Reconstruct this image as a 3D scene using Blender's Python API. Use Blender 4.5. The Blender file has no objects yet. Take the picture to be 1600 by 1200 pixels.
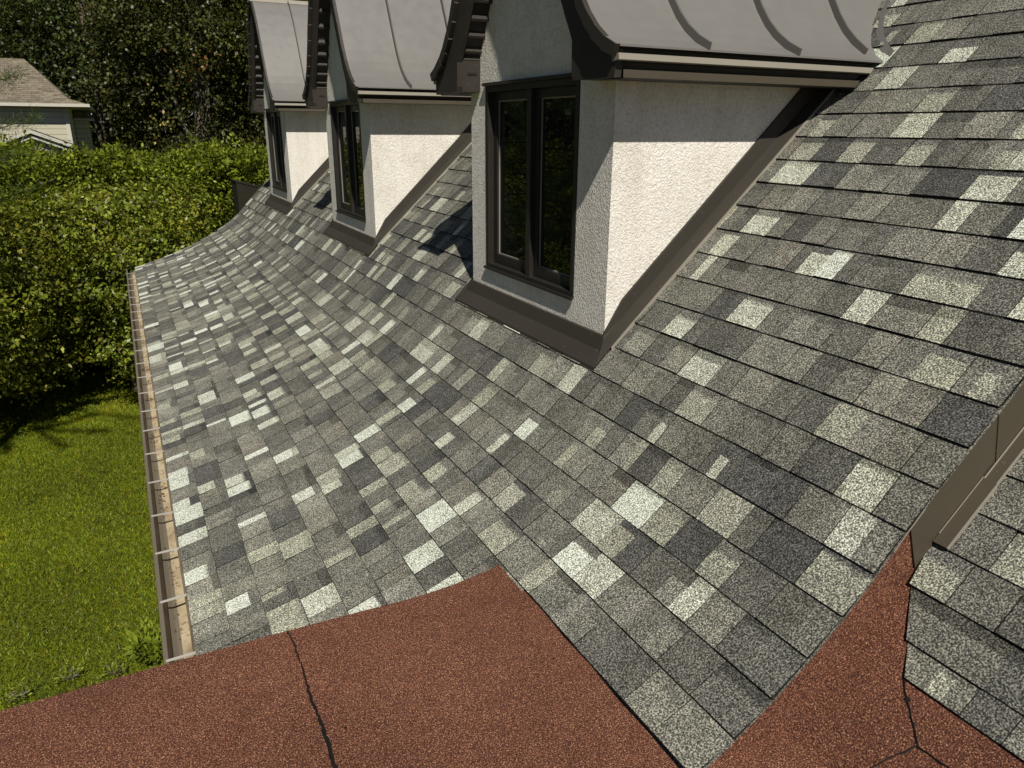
import bpy, math
import numpy as np
from mathutils import Matrix, Vector
sc = bpy.context.scene
# ------------------------------------------------------------ camera
YAW, PIT, ROL = math.radians(27.191), math.radians(19.035), math.radians(0.347)
Fw = Vector((math.sin(YAW)*math.cos(PIT), math.cos(YAW)*math.cos(PIT), -math.sin(PIT)))
Rt = Vector((math.cos(YAW), -math.sin(YAW), 0)); Up = Rt.cross(Fw)
R2 = Rt*math.cos(ROL)+Up*math.sin(ROL); U2 = -Rt*math.sin(ROL)+Up*math.cos(ROL)
cd = bpy.data.cameras.new('camera'); cam = bpy.data.objects.new('camera', cd); sc.collection.objects.link(cam)
M = Matrix.Identity(4)
for i in range(3):
    M[i][0], M[i][1], M[i][2] = R2[i], U2[i], -Fw[i]
M[0][3], M[1][3], M[2][3] = -1.833, -2.583, 0.903
cam.matrix_world = M
cd.sensor_width = 36; cd.lens = 1153.58/1600*36; cd.clip_start = .05; cd.clip_end = 2000
sc.camera = cam
# ------------------------------------------------------------ light
SUN = Vector((-0.242, -1.0, 1.185)).normalized()          # towards the sun
w = bpy.data.worlds.new('World'); sc.world = w; w.use_nodes = True
nt = w.node_tree; nt.nodes.clear()
sky = nt.nodes.new('ShaderNodeTexSky'); sky.sky_type = 'NISHITA'; sky.sun_disc = False
sky.sun_elevation = math.asin(SUN.z); sky.sun_rotation = math.radians(190.9)
bg = nt.nodes.new('ShaderNodeBackground'); sky.air_density = .5; sky.dust_density = .2; sky.altitude = 600
bg.inputs[1].default_value = .05
wo = nt.nodes.new('ShaderNodeOutputWorld')
nt.links.new(sky.outputs[0], bg.inputs[0]); nt.links.new(bg.outputs[0], wo.inputs[0])
sl = bpy.data.lights.new('sun', 'SUN'); sl.energy = 4.9; sl.angle = math.radians(.5); sl.color = (1, .95, .86)
so = bpy.data.objects.new('sun', sl); sc.collection.objects.link(so)
so.rotation_euler = (-SUN).to_track_quat('-Z', 'Y').to_euler()
sc.view_settings.view_transform = 'Standard'; sc.view_settings.look = 'None'
sc.view_settings.exposure = .12; sc.view_settings.gamma = 1
rng = np.random.default_rng(7)

# ------------------------------------------------------------ helpers
class MB:
    def __init__(s): s.v = []; s.f = []; s.c = []; s.m = []
    def face(s, pts, col=None, m=0):
        n = len(s.v); s.v += [tuple(p) for p in pts]; s.f.append(tuple(range(n, n+len(pts)))); s.m.append(m)
        if col is None: s.c += [(1, 1, 1, 1)]*len(pts)
        elif isinstance(col, list): s.c += col
        else: s.c += [tuple(col)]*len(pts)
    def box(s, x0, x1, y0, y1, z0, z1, m=0, col=None):
        s.hexa([(x0,y0,z0),(x1,y0,z0),(x1,y1,z0),(x0,y1,z0)], [(x0,y0,z1),(x1,y0,z1),(x1,y1,z1),(x0,y1,z1)], m, col)
    def hexa(s, a, b, m=0, col=None):
        n = len(a)
        s.face(a[::-1], col, m); s.face(b, col, m)
        for i in range(n):
            j = (i+1) % n
            s.face([a[i], a[j], b[j], b[i]], col, m)
    def loft(s, secs, m=0, closed=False, cap=False):
        for a, b in zip(secs[:-1], secs[1:]):
            n = len(a)
            for i in range(n if closed else n-1):
                j = (i+1) % n
                s.face([a[i], a[j], b[j], b[i]], None, m)
        if cap: s.face(secs[0][::-1], None, m); s.face(secs[-1], None, m)
    def tube(s, pts, rad, n=7, m=0):
        pts = [Vector(p) for p in pts]; secs = []
        for i, p in enumerate(pts):
            d = (pts[min(i+1, len(pts)-1)]-pts[max(i-1, 0)]).normalized()
            a = d.cross(Vector((.3, .9, .31))).normalized(); b = d.cross(a)
            r = rad[i] if hasattr(rad, '__len__') else rad
            secs.append([tuple(p+a*r*math.cos(t*2*math.pi/n)+b*r*math.sin(t*2*math.pi/n)) for t in range(n)])
        s.loft(secs, m, True, True)
    def build(s, name, mats, parent=None, origin=None, smooth=False):
        me = bpy.data.meshes.new(name)
        og = Vector(origin) if origin else (wloc(parent) if parent else Vector((0, 0, 0)))
        me.from_pydata([(x-og.x, y-og.y, z-og.z) for x, y, z in s.v], [], s.f)
        for mt in (mats if isinstance(mats, (list, tuple)) else [mats]): me.materials.append(mt)
        me.polygons.foreach_set('material_index', s.m)
        ca = me.color_attributes.new('Col', 'FLOAT_COLOR', 'POINT')
        ca.data.foreach_set('color', np.array(s.c, dtype=np.float32).ravel())
        if smooth: me.polygons.foreach_set('use_smooth', [True]*len(s.f))
        return link(name, me, parent, og)
WL = {}
def wloc(o): return WL[o.name] if o else Vector((0, 0, 0))
def link(name, me, parent, og):
    o = bpy.data.objects.new(name, me); sc.collection.objects.link(o)
    o.location = og-(wloc(parent) if parent else Vector((0, 0, 0)))
    if parent: o.parent = parent
    WL[o.name] = Vector(og); return o
def tag(o, label=None, cat=None, group=None, kind=None):
    if label: o['label'] = label
    if cat: o['category'] = cat
    if group: o['group'] = group
    if kind: o['kind'] = kind
    return o
def np_mesh(name, V, k, C, mat, parent=None, origin=(0, 0, 0)):
    """V: (N*k,3) vertices, k per face; C: (N,3) colour per face"""
    og = Vector(origin); V = np.asarray(V, np.float32)-np.array(origin, np.float32)
    n = len(V)//k; me = bpy.data.meshes.new(name)
    me.vertices.add(n*k); me.vertices.foreach_set('co', V.ravel())
    me.loops.add(n*k); me.loops.foreach_set('vertex_index', np.arange(n*k, dtype=np.int32))
    me.polygons.add(n); me.polygons.foreach_set('loop_start', np.arange(0, n*k, k, dtype=np.int32))
    me.update(calc_edges=True)
    ca = me.color_attributes.new('Col', 'FLOAT_COLOR', 'POINT')
    CC = np.ones((n*k, 4), np.float32); CC[:, :3] = np.repeat(C, k, axis=0); ca.data.foreach_set('color', CC.ravel())
    me.materials.append(mat)
    return link(name, me, parent, og)

# ------------------------------------------------------------ materials
class NM:
    def __init__(s, name):
        s.m = bpy.data.materials.new(name); s.m.use_nodes = True; s.t = s.m.node_tree
        s.b = s.t.nodes['Principled BSDF']
    def n(s, ty, **k):
        nd = s.t.nodes.new(ty)
        for a, b in k.items():
            if a.startswith('i_'):
                key = a[2:]; nd.inputs[int(key) if key.isdigit() else key].default_value = b
            else: setattr(nd, a, b)
        return nd
    def l(s, a, b): s.t.links.new(a, b)
    def co(s): return s.n('ShaderNodeNewGeometry').outputs['Position']
    def noise(s, scale, detail=2, rough=.5, vec=None, out='Fac'):
        nd = s.n('ShaderNodeTexNoise'); nd.inputs['Scale'].default_value = scale; nd.inputs['Detail'].default_value = detail
        nd.inputs['Roughness'].default_value = rough; s.l(vec or s.co(), nd.inputs['Vector']); return nd.outputs[out]
    def ramp(s, fac, stops):
        r = s.n('ShaderNodeValToRGB'); e = r.color_ramp.elements
        while len(e) > 1: e.remove(e[-1])
        e[0].position = stops[0][0]; e[0].color = c4(stops[0][1])
        for p, c in stops[1:]:
            q = e.new(p); q.color = c4(c)
        s.l(fac, r.inputs[0]); return r.outputs[0]
    def mul(s, a, b, f=1.0, mode='MULTIPLY'):
        m = s.n('ShaderNodeMix', data_type='RGBA', blend_type=mode)
        if isinstance(f, float): m.inputs[0].default_value = f
        else: s.l(f, m.inputs[0])
        for x, i in ((a, 6), (b, 7)):
            if isinstance(x, tuple): m.inputs[i].default_value = c4(x)
            else: s.l(x, m.inputs[i])
        return m.outputs[2]
    def bump(s, h, strength=.3, dist=.01):
        b = s.n('ShaderNodeBump'); b.inputs['Strength'].default_value = strength; b.inputs['Distance'].default_value = dist
        s.l(h, b.inputs['Height']); s.l(b.outputs[0], s.b.inputs['Normal'])
    def base(s, x):
        if isinstance(x, tuple): s.b.inputs['Base Color'].default_value = c4(x)
        else: s.l(x, s.b.inputs['Base Color'])
    def rough(s, r, spec=.5, metal=0):
        s.b.inputs['Roughness'].default_value = r; s.b.inputs['Specular IOR Level'].default_value = spec; s.b.inputs['Metallic'].default_value = metal
def c4(c):
    if isinstance(c, (int, float)): c = (c, c, c)
    return (c[0], c[1], c[2], 1)

def m_shingle():
    m = NM('shingle_granules'); m.rough(.95, .15)
    at = m.n('ShaderNodeAttribute', attribute_name='Col').outputs['Color']
    g = m.ramp(m.noise(215, 1.5, .6), [(.32, .22), (.43, .42), (.50, .82), (.57, (1.55, 1.55, 1.50)), (.68, (2.7, 2.68, 2.5))])
    g2 = m.ramp(m.noise(9, 3), [(.3, .86), (.7, 1.14)])
    g3 = m.ramp(m.noise(1.3, 2), [(.35, (.93, .93, .92)), (.65, (1.06, 1.06, 1.04))])
    wear = m.ramp(m.noise(26, 3), [(.3, .9), (.7, 1.12)])
    m.base(m.mul(m.mul(m.mul(m.mul(m.mul(at, g), g2), g3), wear), (.80, .82, .74), 1.0, 'DARKEN'))
    m.bump(m.noise(230, 1.5, .6), .35, .002)
    return m.m
def m_membrane():
    m = NM('red_granule_membrane'); m.rough(.95, .12)
    g = m.ramp(m.noise(270, 2.0, .65), [(.33, (.022, .010, .008)), (.44, (.070, .029, .020)), (.54, (.135, .053, .033)), (.62, (.27, .125, .070)), (.72, (.56, .34, .21))])
    v = m.ramp(m.noise(2.2, 4), [(.3, .84), (.7, 1.13)])
    v2 = m.ramp(m.noise(14, 3), [(.3, .93), (.7, 1.07)])
    m.base(m.mul(m.mul(g, v), v2))
    b = m.n('ShaderNodeMath', operation='ADD'); c = m.n('ShaderNodeMath', operation='MULTIPLY'); c.inputs[1].default_value = 6
    m.l(m.noise(5, 3), c.inputs[0]); m.l(m.noise(200, 1.5), b.inputs[0]); m.l(c.outputs[0], b.inputs[1])
    m.bump(b.outputs[0], .35, .003)
    return m.m
def m_metal(name, col, rough=.42, spec=.5, spots=True, streak=.06):
    m = NM(name); m.rough(rough, spec)
    v = m.ramp(m.noise(1.4, 2), [(.3, 1-streak), (.7, 1+streak)])
    c = m.mul(col, v)
    if spots:
        s = m.ramp(m.noise(55, 2), [(.70, 0), (.76, .12)])
        c = m.mul(c, (.42, .40, .36), s, 'MIX')
    m.base(c); m.bump(m.noise(1.6, 1), .22, .03)
    r = m.ramp(m.noise(12, 3), [(.3, rough-.07), (.7, rough+.09)]); m.l(r, m.b.inputs['Roughness'])
    return m.m
def m_stucco():
    m = NM('stucco'); m.rough(.95, .15)
    v = m.ramp(m.noise(3, 4), [(.3, (.75, .71, .64)), (.7, (.80, .76, .69))])
    p = m.ramp(m.noise(70, 3, .6), [(.35, .82), (.5, 1.0), (.7, 1.03)])
    ms = m.n('ShaderNodeMapping'); m.l(m.co(), ms.inputs[0]); ms.inputs['Scale'].default_value = (1, 1, .12)
    stk = m.ramp(m.noise(11, 4, .6, ms.outputs[0]), [(.33, (.93, .92, .90)), (.55, 1.0)])
    blot = m.ramp(m.noise(6, 5, .65), [(.30, (.92, .91, .89)), (.5, 1.0)])
    m.base(m.mul(m.mul(m.mul(v, p), stk), blot))
    mp = m.n('ShaderNodeMapping'); m.l(m.co(), mp.inputs[0]); mp.inputs['Scale'].default_value = (1, 1, .8)
    a = m.noise(75, 4, .65, mp.outputs[0]); b = m.ramp(m.noise(70, 2, .5, mp.outputs[0]), [(.40, 0), (.50, 1), (.60, .2)])
    ad = m.n('ShaderNodeMath', operation='ADD'); m.l(a, ad.inputs[0]); m.l(b, ad.inputs[1])
    m.bump(ad.outputs[0], .5, .005)
    return m.m
def m_plain(name, col, rough=.6, spec=.4, noise=.1, scale=8, bump=0):
    m = NM(name); m.rough(rough, spec)
    m.base(m.mul(col, m.ramp(m.noise(scale, 4), [(.3, 1-noise), (.7, 1+noise)])))
    if bump: m.bump(m.noise(scale*4, 3), bump, .01)
    return m.m
def m_leaf(name, trans=.35, gloss=.35, tint=(.95, 1, 1)):
    m = NM(name); m.rough(.42, gloss)
    at = m.n('ShaderNodeAttribute', attribute_name='Col').outputs['Color']
    c = m.mul(at, tint); m.base(c)
    t = m.n('ShaderNodeBsdfTranslucent'); m.l(m.mul(c, (1.25, 1.3, .5)), t.inputs[0])
    mx = m.n('ShaderNodeMixShader'); mx.inputs[0].default_value = trans
    m.l(m.b.outputs[0], mx.inputs[1]); m.l(t.outputs[0], mx.inputs[2])
    m.l(mx.outputs[0], m.t.nodes['Material Output'].inputs[0]); return m.m
def m_bark():
    m = NM('bark'); m.rough(.9, .2); m.base(m.ramp(m.noise(18, 4), [(.3, (.07, .055, .04)), (.7, (.20, .17, .13))])); m.bump(m.noise(30, 3), .5, .02); return m.m
def m_ground():
    m = NM('lawn_soil'); m.rough(.95, .1)
    a = m.ramp(m.noise(1.2, 4), [(.3, (.070, .085, .009)), (.7, (.125, .14, .013))])
    m.base(m.mul(a, m.ramp(m.noise(40, 3), [(.35, .45), (.7, 1.4)]))); m.bump(m.noise(40, 3), .6, .03); return m.m
def m_gutterin():
    m = NM('gutter_lining_with_debris'); m.rough(.8, .2)
    b = m.ramp(m.noise(6, 4), [(.30, (.24, .175, .11)), (.48, (.38, .31, .20)), (.7, (.47, .40, .27))])
    st = m.ramp(m.noise(38, 4, .7), [(.54, 0), (.64, .9)]); sp = m.ramp(m.noise(9, 2), [(.40, 0), (.55, 1)])
    mm = m.n('ShaderNodeMath', operation='MULTIPLY'); m.l(st, mm.inputs[0]); m.l(sp, mm.inputs[1])
    m.base(m.mul(b, (.14, .075, .04), mm.outputs[0], 'MIX')); return m.m
def m_glass():
    m = NM('window_glass'); m.rough(.015, .5); m.base((.006, .008, .008)); m.b.inputs['IOR'].default_value = 1.4
    m.bump(m.noise(1.2, 1), .03, .02); return m.m
def m_siding(name, col, pitch):
    m = NM(name); m.rough(.6, .3)
    sx = m.n('ShaderNodeSeparateXYZ'); m.l(m.co(), sx.inputs[0])
    a = m.n('ShaderNodeMath', operation='MULTIPLY'); a.inputs[1].default_value = 1/pitch; m.l(sx.outputs[2], a.inputs[0])
    f = m.n('ShaderNodeMath', operation='FRACT'); m.l(a.outputs[0], f.inputs[0])
    m.base(m.mul(col, m.ramp(f.outputs[0], [(0, .30), (.06, .35), (.12, .95), (1, 1.0)])))
    m.bump(f.outputs[0], .4, .02); return m.m
def m_farroof():
    m = NM('brown_shingles'); m.rough(.95, .1)
    br = m.n('ShaderNodeTexBrick'); br.inputs['Scale'].default_value = 1
    sx = m.n('ShaderNodeSeparateXYZ'); m.l(m.co(), sx.inputs[0]); cb = m.n('ShaderNodeCombineXYZ')
    m.l(sx.outputs[0], cb.inputs[0]); m.l(sx.outputs[2], cb.inputs[1]); m.l(cb.outputs[0], br.inputs['Vector'])
    br.inputs['Brick Width'].default_value = .30; br.inputs['Row Height'].default_value = .062; br.inputs['Mortar Size'].default_value = .006
    br.inputs['Color1'].default_value = c4((.215, .185, .135)); br.inputs['Color2'].default_value = c4((.150, .125, .092)); br.inputs['Mortar'].default_value = c4((.095, .08, .06)); br.offset = .37; br.inputs['Bias'].default_value = -.1
    m.base(m.mul(m.mul(br.outputs[0], m.ramp(m.noise(5, 4), [(.3, .75), (.7, 1.25)])), m.ramp(m.noise(14, 3, .6), [(.35, .8), (.65, 1.15)]))); return m.m

SH = m_shingle(); RED = m_membrane(); STUC = m_stucco(); GLASS = m_glass(); BARK = m_bark()
BRONZE = m_metal('bronze_metal', (.066, .055, .037), .5, .3)
FLASH = m_metal('charcoal_flashing', (.040, .035, .027), .5, .3)
DBRONZE = m_metal('dark_bronze_metal', (.036, .031, .024), .5, .3)
FRAME = m_metal('window_frame_paint', (.020, .018, .016), .42, .4, False)
SKYGREY = m_metal('sky_grey_roof_metal', (.160, .152, .140), .42, .5, False, .05)  # sky's reflection on the bronze roof painted in as a grey base
SEAM = m_metal('seam_metal', (.105, .099, .089), .5, .4, False)
TRIM = m_metal('light_trim_metal', (.26, .235, .19), .4, .5, False)
BLACKM = m_plain('bitumen', (.008, .007, .006), .5, .5)
GUTIN = m_gutterin()
HANG = m_plain('hanger_metal', (.42, .40, .35), .4, .5)

# ------------------------------------------------------------ roof profile
PROF = [(2.091+.1045*k, 1.952+.0976*k) for k in range(16, 0, -1)]+[(.1045*k, .0976*k) for k in range(20, 0, -1)]
PROF += [(0.0, 0.0), (-0.099, -0.103), (-0.195, -0.209), (-0.296, -0.31), (-0.405, -0.403), (-0.52, -0.488), (-0.64, -0.565), (-0.765, -0.635),
 (-0.893, -0.7), (-1.022, -0.76), (-1.154, -0.816), (-1.287, -0.867), (-1.422, -0.916), (-1.558, -0.96), (-1.695, -1.002), (-1.832, -1.041)]
PROF = PROF[::-1]                                      # eave -> ridge
PX = np.array([p[0] for p in PROF]); PZ = np.array([p[1] for p in PROF])
def rz(x): return float(np.interp(x, PX, PZ))
YR, YF, ZD, GZ = -1.502, 9.5, -.64, -4.3
TONES = [((.076, .075, .074), 10), ((.104, .102, .096), 24), ((.132, .129, .118), 30), ((.164, .160, .144), 20),
         ((.150, .143, .127), 5), ((.250, .250, .214), 10), ((.365, .372, .322), 6), ((.52, .55, .48), 3)]
TW = np.array([t[1] for t in TONES], float); TW /= TW.sum()
def shingles(mb, prof, yspan, r):
    """prof: eave->ridge points; each course is split into laminated tabs, each tab into bands of granule colour"""
    for j in range(len(prof)-1):
        x0, z0 = prof[j]; x1, z1 = prof[j+1]
        d = math.hypot(x1-x0, z1-z0); ux, uz = (x1-x0)/d, (z1-z0)/d; nx, nz = -uz, ux
        ya, yb, yu = yspan(j, x0)
        low = max(0., min(1., (-.3-x0)/1.2)) if len(prof) > 45 else 0.; lowf = 1+.14*low  # tabs painted brighter towards the flare, where more sun falls
        y = ya; k = 0; wob = r.normal(0, .0010); prevlight = False
        def P(v, hh, yy): return (x0+ux*(v*d)+nx*hh, yy, z0+uz*(v*d)+nz*hh)
        dvc = r.normal(0, .002, 400)
        while y < yb-1e-4:
            wd = float(r.choice([.085, .105, .125, .145, .17, .20, .24], p=[.09, .18, .24, .22, .14, .08, .05]))*r.uniform(.92, 1.08)
            if yb-(y+wd) < .06: wd = yb-y
            y2 = min(y+wd, yb); k += 1
            h = (.0092 if k % 2 else .0062)+wob+r.normal(0, .0006)
            v0 = -.02+dvc[min(int((y+6)*20), 399)]+r.normal(0, .0035); sk = r.normal(0, .0015)
            # colour bands
            nb_ = 1 if wd < .12 else int(r.choice([1, 2, 3], p=[.50, .42, .08]))
            cuts = [0]+([] if nb_ == 1 else [r.uniform(.32, .68)] if nb_ == 2 else [r.uniform(.28, .4), r.uniform(.6, .72)])+[1]
            basei = int(r.choice(5, p=TW[:5]/TW[:5].sum()))
            bt = np.array(TONES[basei][0])*r.uniform(.92, 1.08)
            pale_q = int(r.integers(0, nb_)) if r.random() < (.36+.10*low if not prevlight else .16+.12*low) else -1  # index of the pale granule band, if any
            prevlight = pale_q >= 0
            darkc = r.random() < .5
            for q in range(nb_):
                a_, b_ = y+(y2-y)*cuts[q], y+(y2-y)*cuts[q+1]
                if q == pale_q: t = np.array(TONES[int(r.choice([5, 6, 7], p=[.60-.28*low, .33-.0*low, .07+.28*low]))][0])*r.uniform(.9, 1.1)
                elif q % 2: t = bt*r.choice([.82, .9, 1.1, 1.22])
                else: t = bt*r.uniform(.96, 1.04)
                t = t*np.array([1, 1+r.normal(0, .005), 1+r.normal(0, .010)])*lowf*np.array([1.0, 1.0, .955])
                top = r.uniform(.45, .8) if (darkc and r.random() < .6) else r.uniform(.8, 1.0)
                if q == pale_q and r.random() < .55: top = bt/t*.9
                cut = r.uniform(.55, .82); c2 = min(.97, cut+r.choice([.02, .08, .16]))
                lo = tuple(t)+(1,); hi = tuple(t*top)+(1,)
                la, lb = (q == 0), (q == nb_-1)
                sl = ((yu-yb) if (yu is not None and lb and y2 > yb-1e-4) else 0)
                def Q(v, side):
                    hh = h*(1-v)+.0006*v if v > 0 else h
                    yy = (a_+sk*v*la) if side == 0 else (b_+sk*v*lb+sl*max(v, 0))
                    return P(v, hh, yy)
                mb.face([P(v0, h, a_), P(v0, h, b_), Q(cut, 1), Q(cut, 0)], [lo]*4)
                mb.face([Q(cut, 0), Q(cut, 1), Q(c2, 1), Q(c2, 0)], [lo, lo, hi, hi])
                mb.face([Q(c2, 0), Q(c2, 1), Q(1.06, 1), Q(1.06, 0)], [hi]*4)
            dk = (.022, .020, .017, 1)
            mb.face([P(v0, -.004, y), P(v0, -.004, y2), P(v0, h, y2), P(v0, h, y)], dk)
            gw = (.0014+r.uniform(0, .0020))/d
            mb.face([P(v0-gw, .0030, y), P(v0-gw, .0030, y2), P(v0+.001, .0034, y2), P(v0+.001, .0034, y)], dk)  # dark strip painting the shadow line below the butt edge
            mb.face([P(v0, -.003, y), P(v0, h, y), P(.9, .001, y)], dk); mb.face([P(v0, -.003, y2), P(.9, .001, y2), P(v0, h, y2)], dk)
            if y2 < yb-.01 and r.random() < .9:
                jw = r.uniform(.0010, .0024)
                mb.face([P(v0, .0103+wob, y2-jw), P(v0, .0103+wob, y2+.0004), P(1.0, .0024, y2+.0004+sk), P(1.0, .0024, y2-jw+sk)], dk)
            y = y2

# ------------------------------------------------------------ house
house = bpy.data.objects.new('house', None); sc.collection.objects.link(house); house.location = (1.0, 4.0, GZ); WL[house.name] = Vector((1.0, 4.0, GZ))
tag(house, 'house with flared grey shingle roof, three metal-roofed stucco dormers and a red flat roof', 'house')

mb = MB()
def ys_main(j, x):
    j0 = len(PROF)-1
    a = YR-.018+rng.normal(0, .002)
    if x < -.80: a = -.62
    return a, YF+rng.normal(0, .002), None
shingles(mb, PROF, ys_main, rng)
# roof deck under the shingles, back slope, starter strip
und = [(x+.004, z-.006) for x, z in PROF]
for (x0, z0), (x1, z1) in zip(und[:-1], und[1:]):
    ya = -.7 if x0 < -.80 else YR-.012
    mb.face([(x0, ya, z0), (x0, YF-.01, z0), (x1, YF-.01, z1), (x1, ya, z1)], (.02, .02, .02, 1))
    if x0 > -.80:
        g = (.12, .12, .105, 1)
        mb.face([(x0, YR-.018, z0-.006), (x1, YR-.018, z1-.006), (x1, YR-.018, z1+.010), (x0, YR-.018, z0+.010)], g)
        mb.face([(x0, YR-.018, z0-.006), (x0, YR+.02, z0-.006), (x1, YR+.02, z1-.006), (x1, YR-.018, z1-.006)], (.02, .02, .02, 1))
xr, zr_ = PROF[-1]
mb.face([(xr, YR, zr_), (xr, YF, zr_), (xr+5.4, YF, -1.1), (xr+5.4, YR, -1.1)], (.12, .12, .11, 1))
roof = mb.build('shingle_roof', SH, house)
tag(roof, 'main slope of mixed grey architectural shingles flaring out to the eave')

# lower shingle roof
LT, LK = .93, -.235
def lz(x): return LT*x+LK
lp = [(-.212, lz(-.212))]+[(-.148+.1*k, lz(-.148+.1*k)) for k in range(38)]
mb = MB()
def ys_low(j, x):
    e = lambda q: min(-1.665+(q+.212)*(.163/.199), YR-.002)
    return -5.2, e(x), e(lp[j+1][0])
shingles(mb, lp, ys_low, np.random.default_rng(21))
x0, x1 = -.1, 3.4
mb.face([(x0, -5.2, lz(x0)-.010), (x0, YR, lz(x0)-.010), (x1, YR, lz(x1)-.010), (x1, -5.2, lz(x1)-.010)], (.02, .02, .02, 1))
mb.face([(x1, -5.2, lz(x1)), (x1, YR, lz(x1)), (x1+5, YR, -1.2), (x1+5, -5.2, -1.2)], (.12, .12, .11, 1))
tag(mb.build('lower_shingle_roof', SH, house), 'lower grey shingle slope beyond the bronze rake board')

# red membrane : flat deck, cant strip and upstand
mb = MB()
far = [(-4.2, -.467), (-2.35, -.467), (-1.9, -.466), (-1.56, -.471), (-1.30, -.478), (-1.14, -.486), (-1.0, -.476), (-.91, -.463), (-.83, -.447), (-.765, -.428)]
side = [(-.772, -.6), (-.769, -.75), (-.775, -.9), (-.771, -1.05), (-.778, -1.2), (-.775, -1.35), (-.779, -1.485)]
ring = far+side+[(-.74, -1.500), (-.435, -1.500), (-.435, -6.0), (-4.2, -6.0)]
top = [(x, y, ZD) for x, y in ring]; bot = [(x, y, ZD-.40) for x, y in far[:4]+[(-1.2, -.62), (-1.2, -6), (-4.2, -6)]]
mb.face(top[::-1])
# drooping bottom edge around the deck
for (xa, ya), (xb, yb) in zip((far+side)[:-1], (far+side)[1:]):
    mb.face([(xa, ya, ZD), (xb, yb, ZD), (xb, yb+.002, ZD-.018), (xa, ya+.002, ZD-.018)])
# sloping membrane over the lower roof plane
xe = .02
mb.face([(-.435, -6, ZD+.001), (-.2, -6, lz(-.2)), (-.2, -1.5, lz(-.2)), (-.435, -1.5, ZD+.001)][::1])
mb.face([(-.2, -1.68, lz(-.2)), (xe, -1.56, lz(xe)-.006), (xe, YR, lz(xe)-.006), (-.2, YR, lz(-.2))])
# upstand on the wall
up = [(-.79, ZD), (-.435, ZD), (.03, lz(.03)-.01), (-.04, rz(-.04)-.02)]+[(x, rz(x)-.012) for x in (-.077, -.2, -.3, -.4, -.52, -.64, -.77)]
mb.face([(x, YR-.004, z) for x, z in up])
red = mb.build('membrane_roof', RED, house)
tag(red, 'rust red granulated flat roof membrane')
mb = MB()
def ribbon(path, wd, zf, jit=.0015):
    """irregular bitumen bead; zf gives height"""
    P = []
    for (xa, ya), (xb, yb) in zip(path[:-1], path[1:]):
        n = max(2, int(math.hypot(xb-xa, yb-ya)/.012))
        P += [(xa+(xb-xa)*i/n, ya+(yb-ya)*i/n) for i in range(n)]
    P.append(path[-1]); L = []; R = []; T = []
    for i, (x, y) in enumerate(P):
        q = P[min(i+1, len(P)-1)]; o = P[max(i-1, 0)]; dx, dy = q[0]-o[0], q[1]-o[1]; l = math.hypot(dx, dy) or 1; nx, ny = -dy/l, dx/l
        ww = wd*(.6+.4*abs(rng.normal(1, .4)))*.42; s = rng.normal(0, jit)
        xl, yl = x+nx*(ww+s), y+ny*(ww+s); xr_, yr_ = x-nx*(ww-s), y-ny*(ww-s)
        L.append((xl, yl, zf(xl)+.001)); R.append((xr_, yr_, zf(xr_)+.001)); T.append((x+s*nx, y+s*ny, zf(x)+.0045))
    for i in range(len(P)-1):
        mb.face([L[i], L[i+1], T[i+1], T[i]]); mb.face([T[i], T[i+1], R[i+1], R[i]])
fz = lambda x: ZD
ribbon([(-1.56, -.475), (-1.557, -.54), (-1.555, -.65), (-1.56, -.748)], .006, fz)
ribbon([(-1.56, -.748), (-1.561, -.852), (-1.557, -.938)], .010, fz); ribbon([(-1.557, -.938), (-1.561, -1.016), (-1.56, -1.076), (-1.558, -1.5), (-1.56, -6)], .014, fz)
lzr = lambda x: max(lz(x), ZD)+.001
ribbon([(-.216, -1.661), (-.242, -1.691), (-.26, -1.719), (-.285, -1.756), (-.302, -1.777)], .005, lzr, .001)
ribbon([(-.302, -1.777), (-.343, -1.751), (-.381, -1.729), (-.43, -1.705), (-.47, -1.71)], .004, lzr, .001)
ribbon([(-.302, -1.777), (-.300, -1.823), (-.299, -1.85), (-.299, -3), (-.3, -6)], .004, lzr, .001)
# lap line round the membrane edge and small blisters
for cx, cy, rr in [(-1.503, -.963, .005), (-.858, -.977, .004), (-.88, -.90, .003), (-.245, -1.70, .007)]:
    zz = lzr(cx) if cx > -.4 else ZD
    mb.face([(cx+rr*(.5+rng.random()*.7)*math.cos(t), cy+rr*(.5+rng.random()*.7)*math.sin(t), (lzr(cx+rr*math.cos(t)) if cx > -.4 else ZD)+.0025) for t in np.linspace(0, 2*math.pi, 9)[:-1]])
mb.build('membrane_seam', BLACKM, red)
# deck fascia
mb = MB()
mb.box(-4.15, -1.2, -.50, -.478, ZD-.36, ZD-.02); mb.box(-4.17, -4.15, -6, -.478, ZD-.36, ZD-.02); mb.box(-4.14, -1.2, -6, -.51, ZD-.34, ZD-.30)
mb.build('deck_fascia', BRONZE, house)

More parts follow.
